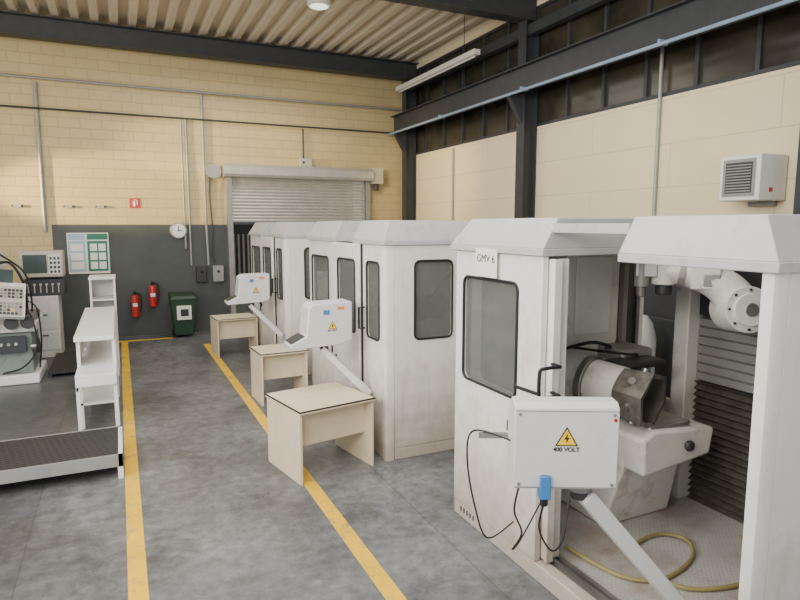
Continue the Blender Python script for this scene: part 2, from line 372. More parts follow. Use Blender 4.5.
# cabinet high on the wall
t=thing('wall_heater','white wall-mounted heater cabinet with flat grey front','heater',(6.78,4.66,2.84))
MB().box((0,0,0),(.5,.52,.54),SHWHITE).obj('body',t,bevel=.015)
g=MB();g.box((-.008,.05,.05),(-.001,.47,.49),GALV);g.box((-.014,.09,.09),(-.007,.43,.45),DGREY)
for i in range(10):g.box((-.018,.1,.105+i*.034),(-.013,.42,.118+i*.034),GALV)
g.obj('front_grille',t,label='flat grey slotted front')
MB().box((.18,-.006,.1),(.24,0,.15),RED).obj('sticker',t,label='small red label')
MB().box((.42,.1,-.06),(.5,.42,0),GALV).obj('wall_bracket',t)
m=MB();m.box((6.82,3.85,4.2),(7.08,4.07,4.75),DGREY);m.box((6.77,3.89,4.3),(6.82,4.03,4.6),DARK);m.tube([(6.9,3.95,4.2),(6.9,3.95,3.4),(7.05,3.95,3.2)],.02,BLACK,6)
m.obj('switch_box',label='dark electrical switch box on steel column',cat='switch box')
# roller shutter
t=thing('roller_shutter','half-raised grey metal roller shutter with housing','roller door',(0,0,0))
m=MB();m.prism([(14.6,3.68),(14.56,3.74),(14.56,3.9),(14.64,3.98),(14.96,3.98),(14.96,3.68)],'x',2.3,6.05,SHUT);m.obj('housing',t)
m=MB()
for i in range(14):
    z=2.62+i*.078;m.prism([(14.86,z),(14.845,z+.039),(14.86,z+.074),(14.88,z+.074),(14.88,z)],'x',2.5,5.9,SHUT)
m.box((2.5,14.84,2.56),(5.9,14.9,2.62),DGREY);m.obj('curtain',t,label='ribbed grey shutter curtain')
for x in(2.38,5.92):MB().box((x,14.8,0),(x+.12,14.99,3.7),GALV).obj('guide_rail',t)
MB().box((6.05,14.65,3.62),(6.35,14.95,4.02),BEIGE).cyl((6.2,14.8,3.62),(6.2,14.8,3.45),.07,DGREY).obj('motor',t,label='beige shutter motor')
m=MB();m.lathe((2.1,14.86,3.8),[(.06,-.07),(.17,-.07),(.17,-.05),(.1,-.04),(.1,.04),(.17,.05),(.17,.07),(.06,.07)],GALV,20,'y');m.tube(crs([(2.02,14.9,3.75),(2.0,14.93,3.2),(2.04,14.93,2.4),(2.0,14.93,1.9),(2.06,14.93,1.66)]),.015,DARK,6)
m.obj('hose_reel',label='grey hose reel on wall with hanging dark hose',cat='hose reel')
for a,b,mt in((2.0,2.25,GALV),(1.62,1.85,DARK)):
    MB().box((a,14.85,1.2),(b,14.99,1.58),mt).cyl(((a+b)/2,14.85,1.45),((a+b)/2,14.82,1.45),.03,BLACK,12).obj('electrical_box',label='grey electrical box beside the roller door' if mt is GALV else 'dark electrical box on dark wall',cat='electrical box',bevel=.01)
m=MB();
for i in range(5):m.box((2.85+i*.13,17,.95),(2.9+i*.13,17.05,2.3),GALV)
m.box((2.8,16.9,0),(3.5,17.3,1.0),TEAL);m.obj('corridor_rack',label='grey metal rack in the dark doorway beyond the shutter',cat='rack')
# clock
t=thing('wall_clock','round white wall clock with grey rim','clock',(1.27,14.95,2.42))
MB().lathe((0,0,0),[(.19,.04),(.19,-.02),(.165,-.035),(.16,-.02)],GALV,32,'y').obj('rim',t)
h=MB();h.lathe((0,-.022,0),[(.16,0),(.16,-.004)],PAPER,32,'y')
for i in range(12):
    a=math.tau*i/12;h.obox((.135*math.sin(a),-.027,.135*math.cos(a)),(.014,.006,.014),Matrix.Identity(3),BLACK)
h.obj('dial',t)
MB().box((-.008,-.034,-.02),(.008,-.031,.11),BLACK).obj('minute_hand',t);MB().box((-.02,-.037,-.008),(.09,-.034,.008),BLACK).obj('hour_hand',t)
m=MB();m.box((.26,14.985,2.93),(.48,14.995,3.15),RED);m.box((.33,14.98,2.97),(.38,14.985,3.08),PAPER);m.tube([(.355,14.98,3.08),(.37,14.98,3.12),(.42,14.98,3.1),(.42,14.98,3.0)],.008,PAPER,6)
m.obj('extinguisher_sign',label='square red fire extinguisher sign on block wall',cat='sign')
t=thing('notice_board','notice board with green header and pinned papers','notice board',(-.62,14.96,1.93))
MB().box((-.41,0,-.45),(.41,.034,.45),PAPER).obj('backing',t)
m=MB();m.box((-.02,-.006,.3),(.39,-.001,.43),GREENS);m.box((-.39,-.006,.3),(-.06,-.001,.43),PALEB)
m.box((-.39,-.006,-.4),(-.06,-.001,.27),PALEB);m.box((-.02,-.006,-.4),(.38,-.001,.27),GREENS)
for i in range(3):
    for j in range(2):m.box((.03+j*.17,-.01,-.35+i*.2),(.17+j*.17,-.006,-.19+i*.2),PAPER)
for i in range(3):m.box((-.35,-.01,-.35+i*.2),(-.1,-.006,-.19+i*.2),PAPER)
m.obj('notices',t,label='green and pale blue printed papers')
def ext(x,z,lab):
    t=thing('fire_extinguisher',lab,'fire extinguisher',(x,14.84,z),group='fire extinguishers')
    MB().lathe((0,0,0),[(.07,0),(.085,.02),(.085,.42),(.07,.48),(.03,.51)],RED,20).obj('body',t)
    m=MB();m.cyl((0,0,.51),(0,0,.57),.03,BLACK,12);m.box((-.02,-.12,.56),(.02,.03,.59),BLACK);m.obj('valve',t)
    MB().tube(crs([(.02,-.02,.55),(.12,-.03,.5),(.13,-.03,.3),(.11,-.03,.12)]),.014,BLACK,6).obj('hose',t)
    MB().box((-.05,-.091,.24),(.05,-.083,.32),PAPER).obj('label_plate',t)
    MB().box((-.03,.08,.25),(.03,.15,.48),GALV).obj('wall_bracket',t)
ext(.26,.47,'red fire extinguisher hung on dark painted wall');ext(.64,.68,'red fire extinguisher hung higher on dark wall')
t=thing('waste_bin','dark green wheeled waste bin with white label','bin',(1.25,14.55,0))
MB().loft([(-.2,-.22,.05),(.2,-.22,.05),(.2,.2,.05),(-.2,.2,.05)],[(-.27,-.3,.88),(.27,-.3,.88),(.27,.27,.88),(-.27,.27,.88)],GREEN).obj('body',t,bevel=.02)
MB().loft([(-.29,-.33,.88),(.29,-.33,.88),(.29,.31,.88),(-.29,.31,.88)],[(-.25,-.27,.96),(.25,-.27,.96),(.27,.3,1.0),(-.27,.3,1.0)],GREEN).obj('lid',t,bevel=.015)
m=MB();m.box((-.15,-.31,.42),(.16,-.285,.74),PAPER);m.box((-.07,-.313,.5),(.1,-.309,.66),DARK);m.obj('label_plate',t)
for x in(-.22,.19):MB().cyl((x,.2,.1),(x+.04,.2,.1),.1,BLACK).obj('wheel',t)
MB().box((-.07,1,0),(.06,14.3,.003),YLINE).obj('floor_line',label='worn yellow painted aisle line on concrete',cat='floor marking',group='yellow aisle lines')
MB().box((1.53,1,0),(1.66,13.3,.003),YLINE).obj('floor_line',label='worn yellow painted aisle line on concrete',cat='floor marking',group='yellow aisle lines')
MB().box((-.5,14.32,0),(1.0,14.44,.003),YLINE).obj('floor_line',label='short yellow painted cross line near the wall',cat='floor marking',group='yellow aisle lines')

# ---------------------------------------------------------------- booths
W,LN,ZC,ZT=2.12,2.78,2.34,2.6
def cap(name,root,y0,y1,n0,n1,out=.03):
    a=y0-(out if n0 else 0);b=y1+(out if n1 else 0)
    c0=y0+(.12 if n0 else 0);c1=y1-(.12 if n1 else 0)
    m=MB()
    m.loft([(-out,a,ZC),(W+out,a,ZC),(W+out,b,ZC),(-out,b,ZC)],[(-out,a,ZC+.05),(W+out,a,ZC+.05),(W+out,b,ZC+.05),(-out,b,ZC+.05)],WHITE2)
    m.loft([(-out+.004,a+.004*n0,ZC+.0501),(W+out,a+.004*n0,ZC+.0501),(W+out,b,ZC+.0501),(-out+.004,b,ZC+.0501)],[(.09,c0,ZT),(W-.1,c0,ZT),(W-.1,c1,ZT),(.09,c1,ZT)],WHITE2)
    return m.obj(name,root,label='pale grey chamfered roof cap',bevel=.006)
def booth(loc,opened,label):
    r=thing('machine_booth',label,'machine booth',loc,group='machine booths')
    m=MB();m.box((.11,.07,0),(W-.06,LN-.07,.1),PLATE);m.obj('floor_plate',r,label='dirty diamond-pattern metal floor plate')
    m=MB();
    m.box((.003,.08,0),(.1,LN-.03,.128),WHITE);m.box((.11,.003,0),(W,.06,.128),WHITE);m.box((.11,LN-.06,0),(W,LN-.003,.128),WHITE)
    m.obj('sill_frame',r,bevel=.008)
    for x in(.13,.19):MB().box((x,.1,.1),(x+.03,LN-.1,.14),STEEL).obj('door_track',r,label='steel sliding door track')
    fx=lambda u,v,w:V((w,u,v))
    fy=lambda u,v,w:V((u,w,v))
    winpanel('front_panel',r,fx,1.60,LN-.03,.13,ZC-.002,(1.87,2.62,1.27,2.13))
    winpanel('side_panel',r,fy,.105,.98,.13,ZC-.002,(.34,.80,1.32,2.17))
    MB().box((.984,0,.13),(W,.05,ZC-.002),WHITE).obj('side_panel',r,bevel=.006)
    xs=1.52 if opened else W
    m=MB();m.box((.11,LN-.05,.13),(xs,LN,ZC-.002),WHITE);m.obj('side_panel',r,bevel=.006)
    if opened:MB().box((xs,LN-.05,.13),(W,LN,ZC-.002),DARK).obj('side_panel',r,label='dark sheet standing in for the unlit opening')  # dark sheet paints the shade of an opening on the far side
    m=MB();m.box((W-.05,.055,.13),(W,2.0,ZC-.002),WHITE);m.box((W-.05,2.0,.13),(W,2.72,.9),WHITE);m.box((W-.05,2.68,.9),(W,2.725,ZC-.002),WHITE);m.obj('back_panel',r)
    m=MB();m.prism([(0,.035),(.01,.01),(.035,0),(.1,0),(.1,.06),(0,.06)],'z',.0,ZC-.002,WHITE);m.obj('corner_post',r,label='rounded white corner post')
    MB().prism([(0,LN-.025),(.03,LN),(.1,LN),(.1,LN-.025)],'z',0,ZC-.002,WHITE).obj('corner_post',r)
    cap('roof_cap',r,0,.9,True,False);cap('roof_cap',r,1.57,LN,False,True)
    m=MB();m.box((-.035,1.8,1.02),(-.001,1.93,1.1),DARK);m.box((-.03,1.82,.98),(-.001,1.88,1.03),BLACK);m.box((-.012,1.74,1.05),(-.001,1.82,1.14),BLACK)
    m.obj('door_switch',r,label='small black door interlock switch',bevel=.004)
    if opened:
        for i in range(5):MB().box((-.003,2.42+i*.05,.06),(.006,2.435+i*.05,.1),DARK).obj('vent_slot',r)
        MB().box((.05,.9,ZT-.1),(.10,1.57,ZT-.04),WHITE2).obj('roof_rail',r);MB().box((W-.12,.9,ZT-.1),(W-.06,1.57,ZT-.04),WHITE2).obj('roof_rail',r)
        for k,x in enumerate((.06,.15)):
            f=lambda u,v,w,x=x:V((x+w,u,v))
            d=winpanel('sliding_door',r,f,1.56+.04*k,2.6,.145,ZC-.02,(1.8,2.42,1.3,2.13),.04)
            MB().box((x-.008,1.53+.04*k,.145),(x+.05,1.558+.04*k,ZC-.02),WHITE).obj('edge_strip',d)
            MB().box((x+.041,1.55+.04*k,.145),(x+.049,1.60+.04*k,ZC-.02),BLACK).obj('seal_gap_strip',d,label='black strip painted for the dark gap between doors')
        m=MB();m.tube(crs([(.055,1.45,1.60),(-.09,1.45,1.60),(-.12,1.45,1.57),(-.12,1.45,1.43),(-.09,1.45,1.40),(.055,1.45,1.40)],3),.013,BLACK,8)
        m.tube([(-.12,1.45,1.43),(-.12,1.72,1.42)],.013,BLACK,8);m.tube([(.05,1.45,1.6),(.06,1.545,1.6)],.013,BLACK,8);m.tube([(.05,1.45,1.4),(.06,1.545,1.4)],.013,BLACK,8);m.obj('door_handle',r,label='black tubular door handle')
        t=MB();t.box((-.035,2.10,2.15),(-.031,2.40,2.37),PAPER);p=t.obj('paper_label',r,label='white paper label taped below cap')
        text('GMV 6',.085,(-.037,2.25,2.29),(math.pi/2,0,-math.pi/2),BLACK,'lettering',p)
    else:
        MB().box((.12,.90,ZC),(W-.02,1.57,ZC+.12),WHITE2).obj('roof_panel',r,bevel=.006)
        f=lambda u,v,w:V((w,u,v))
        winpanel('sliding_door',r,f,.075,.645,.13,ZC-.002,(.16,.52,1.3,2.15),.04)
        f2=lambda u,v,w:V((w-.05,u,v))
        d=winpanel('sliding_door',r,f2,.665,1.575,.12,ZC-.002,(.76,1.36,1.3,2.15),.04)
        MB().box((-.02,.648,.13),(.03,.662,ZC-.01),BLACK).obj('seal_gap_strip',r,label='black strip painted for the dark gap between doors')  # black strip puts the shade of the gap between the doors into colour
        MB().box((-.03,1.578,.13),(-.002,1.592,ZC-.01),BLACK).obj('seal_gap_strip',r,label='black strip painted for the dark gap between doors')  # same for the dark gap between door and front panel
        m=MB();m.tube([(-.05,1.45,1.15),(-.11,1.45,1.15),(-.11,1.45,.9),(-.05,1.45,.9)],.013,BLACK,8);m.obj('door_handle',d,label='black door handle')
        m=MB();m.tube([(0,.60,1.62),(-.07,.60,1.62),(-.07,.60,1.38),(0,.60,1.38)],.012,BLACK,8);m.obj('door_handle',r,label='black door handle')
    return r
bD=booth((2.6,1.68,0),True,'open white machine booth with sliding door pushed back')
bC=booth((2.5,5.72,0),False,'closed white machine booth with rounded dark-edged windows')
bB=copy_tree(bC);bB.location=(2.45,9.75,0)
def smallmachine(loc):
    t=thing('machine_tool','white machine column with grey spindle inside booth','machine',loc,group='machine tools in closed booths')
    m=MB();m.box((0,0,0),(.7,.7,.9),TEAL);m.box((.25,.1,.9),(.7,.6,2.1),MWHITE);m.obj('body',t,bevel=.02)
    m=MB();m.cyl((.3,.3,1.4),(-.25,.3,1.4),.16,DIRTY);m.obj('spindle',t)
    MB().tube(crs([(.4,.1,1.9),(.1,-.1,1.8),(0,.1,1.5)]),.02,BLACK,6).obj('cable',t);return t
a=smallmachine((3.5,6.5,.1));b=copy_tree(a);b.location=(3.45,10.6,.1)

# ---------------------------------------------------------------- machine in open booth
t=thing('machining_center','white machine tool with spindle head and pedestal inside open booth','machine',(0,0,.1))
m=MB()
m.loft([(3.45,3.5,0),(4.2,3.5,0),(4.2,4.15,0),(3.45,4.15,0)],[(3.5,3.3,.72),(4.12,3.3,.72),(4.12,4.15,.72),(3.5,4.15,.72)],MWHITE)
m.prism([(3.5,.55),(4.22,.62),(4.26,.84),(3.6,.9),(3.48,.84)],'y',3.15,3.95,MWHITE)
m.cyl((3.95,3.15,.74),(3.95,3.10,.74),.045,DARK,16)
m.box((3.6,3.2,.85),(4.05,4.0,.92),STEEL)
m.obj('pedestal',t,bevel=.03,label='white cast pedestal with stains')
m=MB();m.prism([(3.42,1.42),(3.42,2.22),(3.52,2.3),(3.95,2.3),(4.02,2.22),(4.02,1.42),(3.92,1.30),(3.55,1.30)],'y',4.0,4.38,MWHITE)
m.box((3.52,3.985,1.5),(3.92,4.0,2.18),SHWHITE)
m.obj('column_cover',t,bevel=.05,label='rounded white column cover')
MB().box((4.08,4.0,0),(4.13,4.05,2.2),GALV).obj('vertical_post',t,label='slim grey vertical post')
m=MB();m.box((3.3,3.75,1.0),(3.85,4.3,1.3),MWHITE);m.box((3.6,3.5,1.28),(4.1,3.75,1.34),DARK);m.box((3.8,3.7,.9),(4.15,4.2,1.4),GALV)
m.box((3.9,3.62,.95),(4.05,3.7,1.2),DARK)
m.obj('spindle_carriage',t,bevel=.03)
p0=V((3.36,4.0,1.21));p1=V((3.54,3.42,1.15));d=(p1-p0).normalized()
m=MB();m.cyl(p0,p0+d*.28,.2,MWHITE,32);m.cyl(p0+d*.28,p0+d*.34,.215,STEEL,32);m.cyl(p0+d*.34,p0+d*.60,.19,MWHITE,32);m.obj('spindle_housing',t,bevel=.006)
m=MB();e=p1
def hexring(m,c0,c1,ro0,ro1,ri,mat,seg=6):
    x=d.orthogonal().normalized();y=d.cross(x)
    A=[math.tau*i/seg for i in range(seg)]
    P=lambda c,r:[c+(x*math.cos(a)+y*math.sin(a))*r for a in A]
    r=[[m.bm.verts.new(q) for q in P(*k)] for k in((c0,ro0),(c1,ro1),(c1,ri),(c0+d*.03,ri*.8))]
    for i in range(3):
        for k in range(seg):m.face([r[i][k],r[i][(k+1)%seg],r[i+1][(k+1)%seg],r[i+1][k]],mat if i<2 else BELLOW)
    m.face(r[3],BLACK);m.face(r[0][::-1],mat)
hexring(m,e,e+d*.24,.21,.235,.195,DIRTY)
for k in range(6):
    x=d.orthogonal().normalized();y=d.cross(x);a=math.tau*(k+.5)/6;q=e+d*.12+(x*math.cos(a)+y*math.sin(a))*.19;m.cyl(q,q+(x*math.cos(a)+y*math.sin(a))*.03,.03,STEEL,12)
m.obj('hexagonal_chuck',t,label='dirty steel hexagonal chuck')
for P,r_ in(([(3.35,3.9,1.42),(3.45,3.7,1.5),(3.65,3.7,1.45),(3.75,3.85,1.4)],.014),([(3.5,4.0,1.4),(3.6,3.6,1.42),(3.85,3.6,1.38),(4.0,3.8,1.35)],.012)):
    MB().tube(crs(P),r_,BLACK,6).obj('cable',t)
t=thing('slide_unit','vertical machine slide with dark bellows on booth rear','machine',(0,0,.1))
m=MB()
prof=[]
for i in range(18):
    z=.0+i*.06;prof+=[(4.55,z),(4.60,z+.03)]
prof+=[(4.55,1.08),(4.64,1.08),(4.64,0)]
m.prism(prof,'y',1.8,3.6,BELLOW);m.obj('bellows',t,label='dark grey folded bellows cover')
m=MB()
prof=[]
for i in range(7):
    z=1.1+i*.08;prof+=[(4.57,z),(4.57,z+.06),(4.59,z+.065)]
prof+=[(4.64,1.66),(4.64,1.1)]
m.prism(prof,'y',1.8,3.6,GALV);m.obj('telescopic_cover',t,label='grey steel telescopic way cover')
m=MB();m.box((4.44,3.6,0),(4.64,3.75,2.1),MWHITE);m.box((4.56,1.8,1.67),(4.64,3.6,2.25),DARK);m.obj('slide_frame',t,bevel=.012)
# robot arm
t=thing('robot_arm','white jointed tool-changer arm with dark gripper','robot arm',(0,0,0))
sh=V((4.16,2.93,1.93));am=V((4.05,3.12,2.14));a1=V((3.84,3.36,2.19));nrm=V((-.45,-.86,.1)).normalized()
MB().beam((4.57,2.8,1.8),sh+V((.05,0,0)),.2,.22,MWHITE).obj('base_link',t,bevel=.03)
m=MB();m.cyl(sh-nrm*.14,sh+nrm*.12,.17,MWHITE,32);m.cyl(sh+nrm*.12,sh+nrm*.15,.12,SHWHITE,32);m.cyl(sh+nrm*.15,sh+nrm*.16,.05,STEEL,16)
for k in range(8):
    u_=nrm.orthogonal().normalized();w_=nrm.cross(u_);a=math.tau*k/8;q=sh+nrm*.12+(u_*math.cos(a)+w_*math.sin(a))*.145;m.cyl(q,q+nrm*.012,.011,DARK,8)
m.obj('shoulder_joint',t,bevel=.006)
P=crs([sh+V((.0,.02,.02)),sh.lerp(am,.5)+V((.02,0,.03)),am,am.lerp(a1,.5)+V((0,0,.02)),a1],5);n_=len(P)
MB().rtube(P,[.155-.065*(i/(n_-1)) for i in range(n_)],MWHITE,28).obj('forearm',t)
dd=(a1-am).normalized();Mz=Matrix.Rotation(math.atan2(dd.y,dd.x),3,'Z')
m=MB();m.obox(am+V((-.02,.03,.03)),(.20,.25,.20),Mz,MWHITE);m.obox(am+V((-.03,.04,.14)),(.16,.2,.03),Mz,DGREY);m.obox(am+V((-.08,-.08,.0)),(.12,.02,.1),Mz,GALV);m.obj('elbow_housing',t,bevel=.02,label='boxy white motor housing with dark cover')
m=MB();q=am.lerp(a1,.62);m.cyl(q-dd*.02,q+dd*.02,.125,STEEL,28);m.obj('collar',t,label='steel collar ring')
m=MB();m.cyl(a1+V((0,0,.11)),a1-V((0,0,.10)),.09,MWHITE,24);m.cyl(a1-V((0,0,.10)),a1-V((0,0,.18)),.06,DARK,20);m.obj('wrist',t,bevel=.01)
g0=a1+V((-.13,.1,0));m=MB();m.obox(g0+V((.03,-.02,.02)),(.16,.12,.12),Matrix.Rotation(-.87,3,'Z'),STEEL);m.cyl(g0+V((0,0,.08)),g0-V((0,0,.12)),.055,GALV,20);m.cyl(g0-V((0,0,.12)),g0-V((0,0,.2)),.035,DIRTY,16);m.obj('gripper',t,bevel=.006,label='grey steel gripper head')
m=MB();m.tube(crs([a1+V((0,0,.1)),a1+V((.1,-.08,.17)),am+V((.05,0,.2)),sh+V((.2,0,.28)),(4.57,2.74,2.1)]),.018,DARK,8);m.obj('cable',t)
t=MB();t.box((5.6,3.9,0),(6.4,6.9,2.3),DARK);t.box((5.55,4.3,.5),(5.6,5.6,1.5),DGREY);t.obj('electrical_cabinet',label='dark machine cabinet behind the open booth',cat='cabinet',bevel=.01)
m=MB();m.lathe((5.25,4.85,0),[(.15,0),(.15,1.3),(.11,1.46),(.05,1.55)],MWHITE,20);m.obj('gas_cylinder',label='tall pale cylinder behind the open booth',cat='gas cylinder')
P=[(2.95,3.35,.13),(3.05,2.9,.12),(3.3,2.75,.12),(3.7,2.85,.12),(3.88,3.05,.12),(3.75,3.2,.12),(3.45,3.15,.12),(3.25,2.9,.135),(3.35,2.6,.12),(3.75,2.48,.12),(4.1,2.6,.12),(4.3,2.9,.12)]
m=MB();m.tube(crs(P,8),.015,HOSE,8);m.obj('coiled_hose',label='olive coiled hose lying on booth floor plate',cat='hose')

# ---------------------------------------------------------------- pendants
def warn(parent,x,y,z,s):
    g=MB();h=s*.866
    g.prism([(x-s/2,z),(x+s/2,z),(x,z+h)],'y',y,y-.002,BLACK);k=.82;cz=z+h/3
    sc=lambda px,pz:(x+(px-x)*k,cz+(pz-cz)*k)
    g.prism([sc(x-s/2,z),sc(x+s/2,z),sc(x,z+h)],'y',y-.002,y-.003,YEL)
    g.prism([(x+s*.05,z+h*.70),(x-s*.12,z+h*.34),(x-s*.01,z+h*.36),(x-s*.04,z+h*.12),(x+s*.13,z+h*.46),(x+s*.02,z+h*.43)],'y',y-.003,y-.004,BLACK)
    o=g.obj('warning_sign',parent,label='yellow triangular high-voltage warning sign')
    text('400 VOLT',s*.27,(x,y-.0012,z-s*.17),(math.pi/2,0,0),BLACK,'lettering',o,bold=.0007)
tD=thing('control_pendant','pale grey control box with yellow voltage warning sign on arm','control box',(1.95,2.27,1.49),math.radians(-27),group='control pendants')
m=MB();m.prism([(-.09,-.22),(-.09,.185),(-.06,.21),(.03,.21),(.14,.12),(.14,-.22)],'x',-.25,.25,GREYP);m.obj('enclosure',tD,bevel=.006)
m=MB();m.box((-.245,-.0915,-.215),(.245,-.0895,-.208),GALV);m.obj('seam',tD)
m=MB();m.box((-.245,-.0915,.17),(.245,-.0895,.174),GALV);m.obj('seam',tD)
for x in(-.225,.225):
    for z in(-.195,.155):MB().cyl((x,-.09,z),(x,-.094,z),.008,STEEL,10).obj('screw',tD)
MB().cyl((.23,-.09,.13),(.23,-.093,.13),.009,RED,12).obj('indicator_lamp',tD,label='small red indicator');MB().box((-.12,-.096,-.19),(-.085,-.0905,-.15),PAPER).obj('sticker',tD)
warn(tD,0,-.0905,.0,.11)
m=MB();m.box((-.125,-.11,-.27),(-.07,-.05,-.15),BLUE);m.cyl((-.098,-.08,-.27),(-.098,-.08,-.31),.02,BLACK,12);m.obj('plug',tD,label='blue electrical plug',bevel=.006)
m=MB();m.cyl((.1,.02,-.22),(.1,.02,-.265),.06,STEEL,20);m.cyl((.1,.02,-.26),(.1,.02,-.31),.045,DARK,20);m.obj('swivel',tD)
tD2=MB();tD2.beam((.12,.02,-.29),(.67,.16,-.95),.12,.08,GREYP);tD2.obj('support_arm',tD,bevel=.006)
for P in([(-.098,-.08,-.3),(-.11,-.05,-.45),(-.02,.05,-.62),(.1,.3,-.68),(.2,.6,-.6)],
         [(-.2,0,-.22),(-.22,.05,-.4),(-.17,.1,-.55),(-.2,.2,-.7),(-.1,.5,-.8),(.1,.85,-.7)],
         [(-.24,.02,-.02),(-.42,.2,-.03),(-.45,.25,-.2),(-.4,.3,-.5),(-.3,.5,-.8),(-.1,.8,-.85)]):
    MB().tube(crs(P),.005,BLACK,6).obj('cable',tD)
MB().box((-.40,.11,-.04),(-.25,.15,-.02),STEEL).obj('bracket',tD)
def pendant2(loc,rz,label,armend):
    t=thing('control_pendant',label,'control box',loc,rz,group='control pendants')
    m=MB();m.prism([(-.36,-.24),(-.37,-.19),(-.19,-.10),(-.16,.20),(-.10,.24),(.33,.25),(.33,-.17),(.2,-.22)],'y',-.15,.15,GREYP);m.obj('enclosure',t,bevel=.012)
    m=MB();m.prism([(-.355,-.175),(-.205,-.1),(-.2,-.105),(-.35,-.182)],'y',-.13,.13,DARK);m.obj('keyboard',t,label='dark keyboard ledge')
    MB().box((.0,-.153,.12),(.07,-.1505,.17),BLUE).obj('sticker',t,label='small blue sticker');MB().box((.16,-.154,.17),(.24,-.1505,.2),ORANGE).obj('sticker',t,label='small orange sticker')
    warn(t,.1,-.1505,-.04,.1)
    m=MB();m.cyl((.05,.0,-.2),(.05,0,-.28),.05,DARK);m.obj('swivel',t)
    m=MB();m.beam((.03,0,-.27),armend,.1,.07,GREYP);m.obj('support_arm',t,bevel=.006)
    return t
pC=pendant2((1.95,6.28,1.47),0,'pale grey wedge-shaped control pendant above beige desk',(.51,-.2,-.80))
pB=copy_tree(pC);pB.location=(1.90,10.05,1.50);pB['label']='pale grey wedge-shaped control pendant between booth and desk'

# ---------------------------------------------------------------- desks
def desk(loc,rz,w,dp,label):
    t=thing('desk',label,'desk',loc,rz,group='beige desks')
    m=MB();m.box((-.01,-.02,.72),(w+.01,dp,.742),CREAM);m.obj('desktop',t)
    m=MB();m.box((-.013,-.023,.738),(w+.013,dp+.003,.75),BLACK);m.box((0,-.01,.75),(w,dp-.01,.752),CREAM);m.obj('edge_band',t,label='thin black edge band with beige top surface')
    for x in(0,w-.025):MB().box((x,0,0),(x+.025,dp-.02,.72),CREAM).obj('side_panel',t,bevel=.002)
    MB().box((.025,.14,.34),(w-.025,.16,.72),CREAM).obj('modesty_panel',t,bevel=.002)
desk((1.50,5.52,0),math.radians(11),.86,.8,'large beige laminate desk with black edge, standing over the yellow line')
desk((1.72,8.3,0),math.radians(3),.68,.62,'beige laminate desk with black edge beside closed booth')
desk((1.62,11.75,0),math.radians(4),.78,.65,'beige laminate desk with black edge near the roller door')

# ---------------------------------------------------------------- left side
t=thing('shelf_unit','low white open shelving unit with slab top','shelf')
MB().box((-.57,8.25,1.12),(-.12,11.2,1.18),SHWHITE).obj('top_slab',t,bevel=.006)
m=MB();m.box((-.55,7.78,.76),(-.11,8.95,.80),SHWHITE);m.box((-.55,7.82,.6),(-.52,8.95,.76),SHWHITE);m.box((-.55,7.78,.66),(-.11,7.81,.76),SHWHITE);m.obj('lower_tier',t,bevel=.005)
MB().box((-.55,8.3,.3),(-.13,11.15,.33),SHWHITE).obj('shelf_board',t)
MB().box((-.55,8.96,.72),(-.13,11.15,.75),SHWHITE).obj('shelf_board',t)
for y in(7.82,8.3,9.7,11.1):
    for x in(-.55,-.15):
        zt=.76 if y<8 else 1.12
        MB().box((x,y,0),(x+.04,y+.04,zt),SHWHITE).obj('leg',t)
MB().box((-.55,8.34,.8),(-.53,11.1,1.12),SHWHITE).obj('back_panel',t)
t=thing('tall_cabinet','narrow white open cabinet behind the low shelving','cabinet')
m=MB();m.box((-.5,11.5,0),(-.47,12.1,1.62),SHWHITE);m.box((-.13,11.5,0),(-.10,12.1,1.62),SHWHITE);m.box((-.47,12.08,0),(-.13,12.1,1.62),SHWHITE);m.obj('carcass',t)
MB().box((-.51,11.48,1.62),(-.09,12.12,1.66),SHWHITE).obj('top_slab',t,bevel=.004)
for z in(.1,.5,.9,1.25):MB().box((-.47,11.52,z),(-.13,12.07,z+.025),SHWHITE).obj('shelf_board',t)
t=thing('step_platform','black checker-plate step platform with pale steel frame','platform')
MB().box((-2.7,6.5,.225),(-.12,7.4,.25),BLACKP).obj('checker_plate',t,label='black checker-plate top')
m=MB();m.box((-2.72,6.46,.13),(-.08,6.5,.25),GALV);m.box((-2.72,7.4,.13),(-.08,7.44,.25),GALV);m.box((-.12,6.46,.13),(-.08,7.44,.25),SHWHITE);m.obj('frame',t)
for x in(-.13,-1.4,-2.7):
    for y in(6.47,7.38):MB().box((x,y,0),(x+.05,y+.05,.14),SHWHITE).obj('leg',t)
t=MB();t.box((-1.2,11.4,.06),(-.60,13.1,.1),BLACKP)
for x in(-1.19,-.66):
    for y in(11.42,13.02):t.box((x,y,0),(x+.05,y+.05,.06),DARK)
t.obj('floor_grating',label='low black floor grating beside machine',cat='platform')
t=thing('milling_machine','grey-green machine tool with tilted keypad and handwheels','machine',(-1.68,11.1,0))
m=MB();m.box((-.6,0,0),(.40,1.1,.16),SHWHITE);m.box((-.5,.1,.16),(.32,1.0,.85),TEAL);m.box((-.6,.0,.85),(.40,1.05,1.0),MWHITE);m.obj('base',t,bevel=.02)
m=MB();m.box((-.6,.35,1.0),(-.1,1.0,2.1),MWHITE);m.cyl((-.2,.3,1.7),(-.2,.3,2.25),.13,TEAL,20);m.box((-.45,.1,1.65),(-.1,.5,1.85),MWHITE);m.obj('column',t,bevel=.02)
m=MB();M=Matrix.Rotation(math.radians(-38),3,'X')@Matrix.Rotation(math.radians(12),3,'Z')
kc=V((-.05,-.16,1.40))
m.obox(kc,(.70,.09,.62),M,MWHITE);k=m.obj('keypad_panel',t,bevel=.01)
m=MB();m.obox(kc+M@V((0,-.046,-.03)),(.64,.006,.54),M,BEIGE)
cl=[DGREY,DARK,GALV,DGREY,TEAL,GALV]
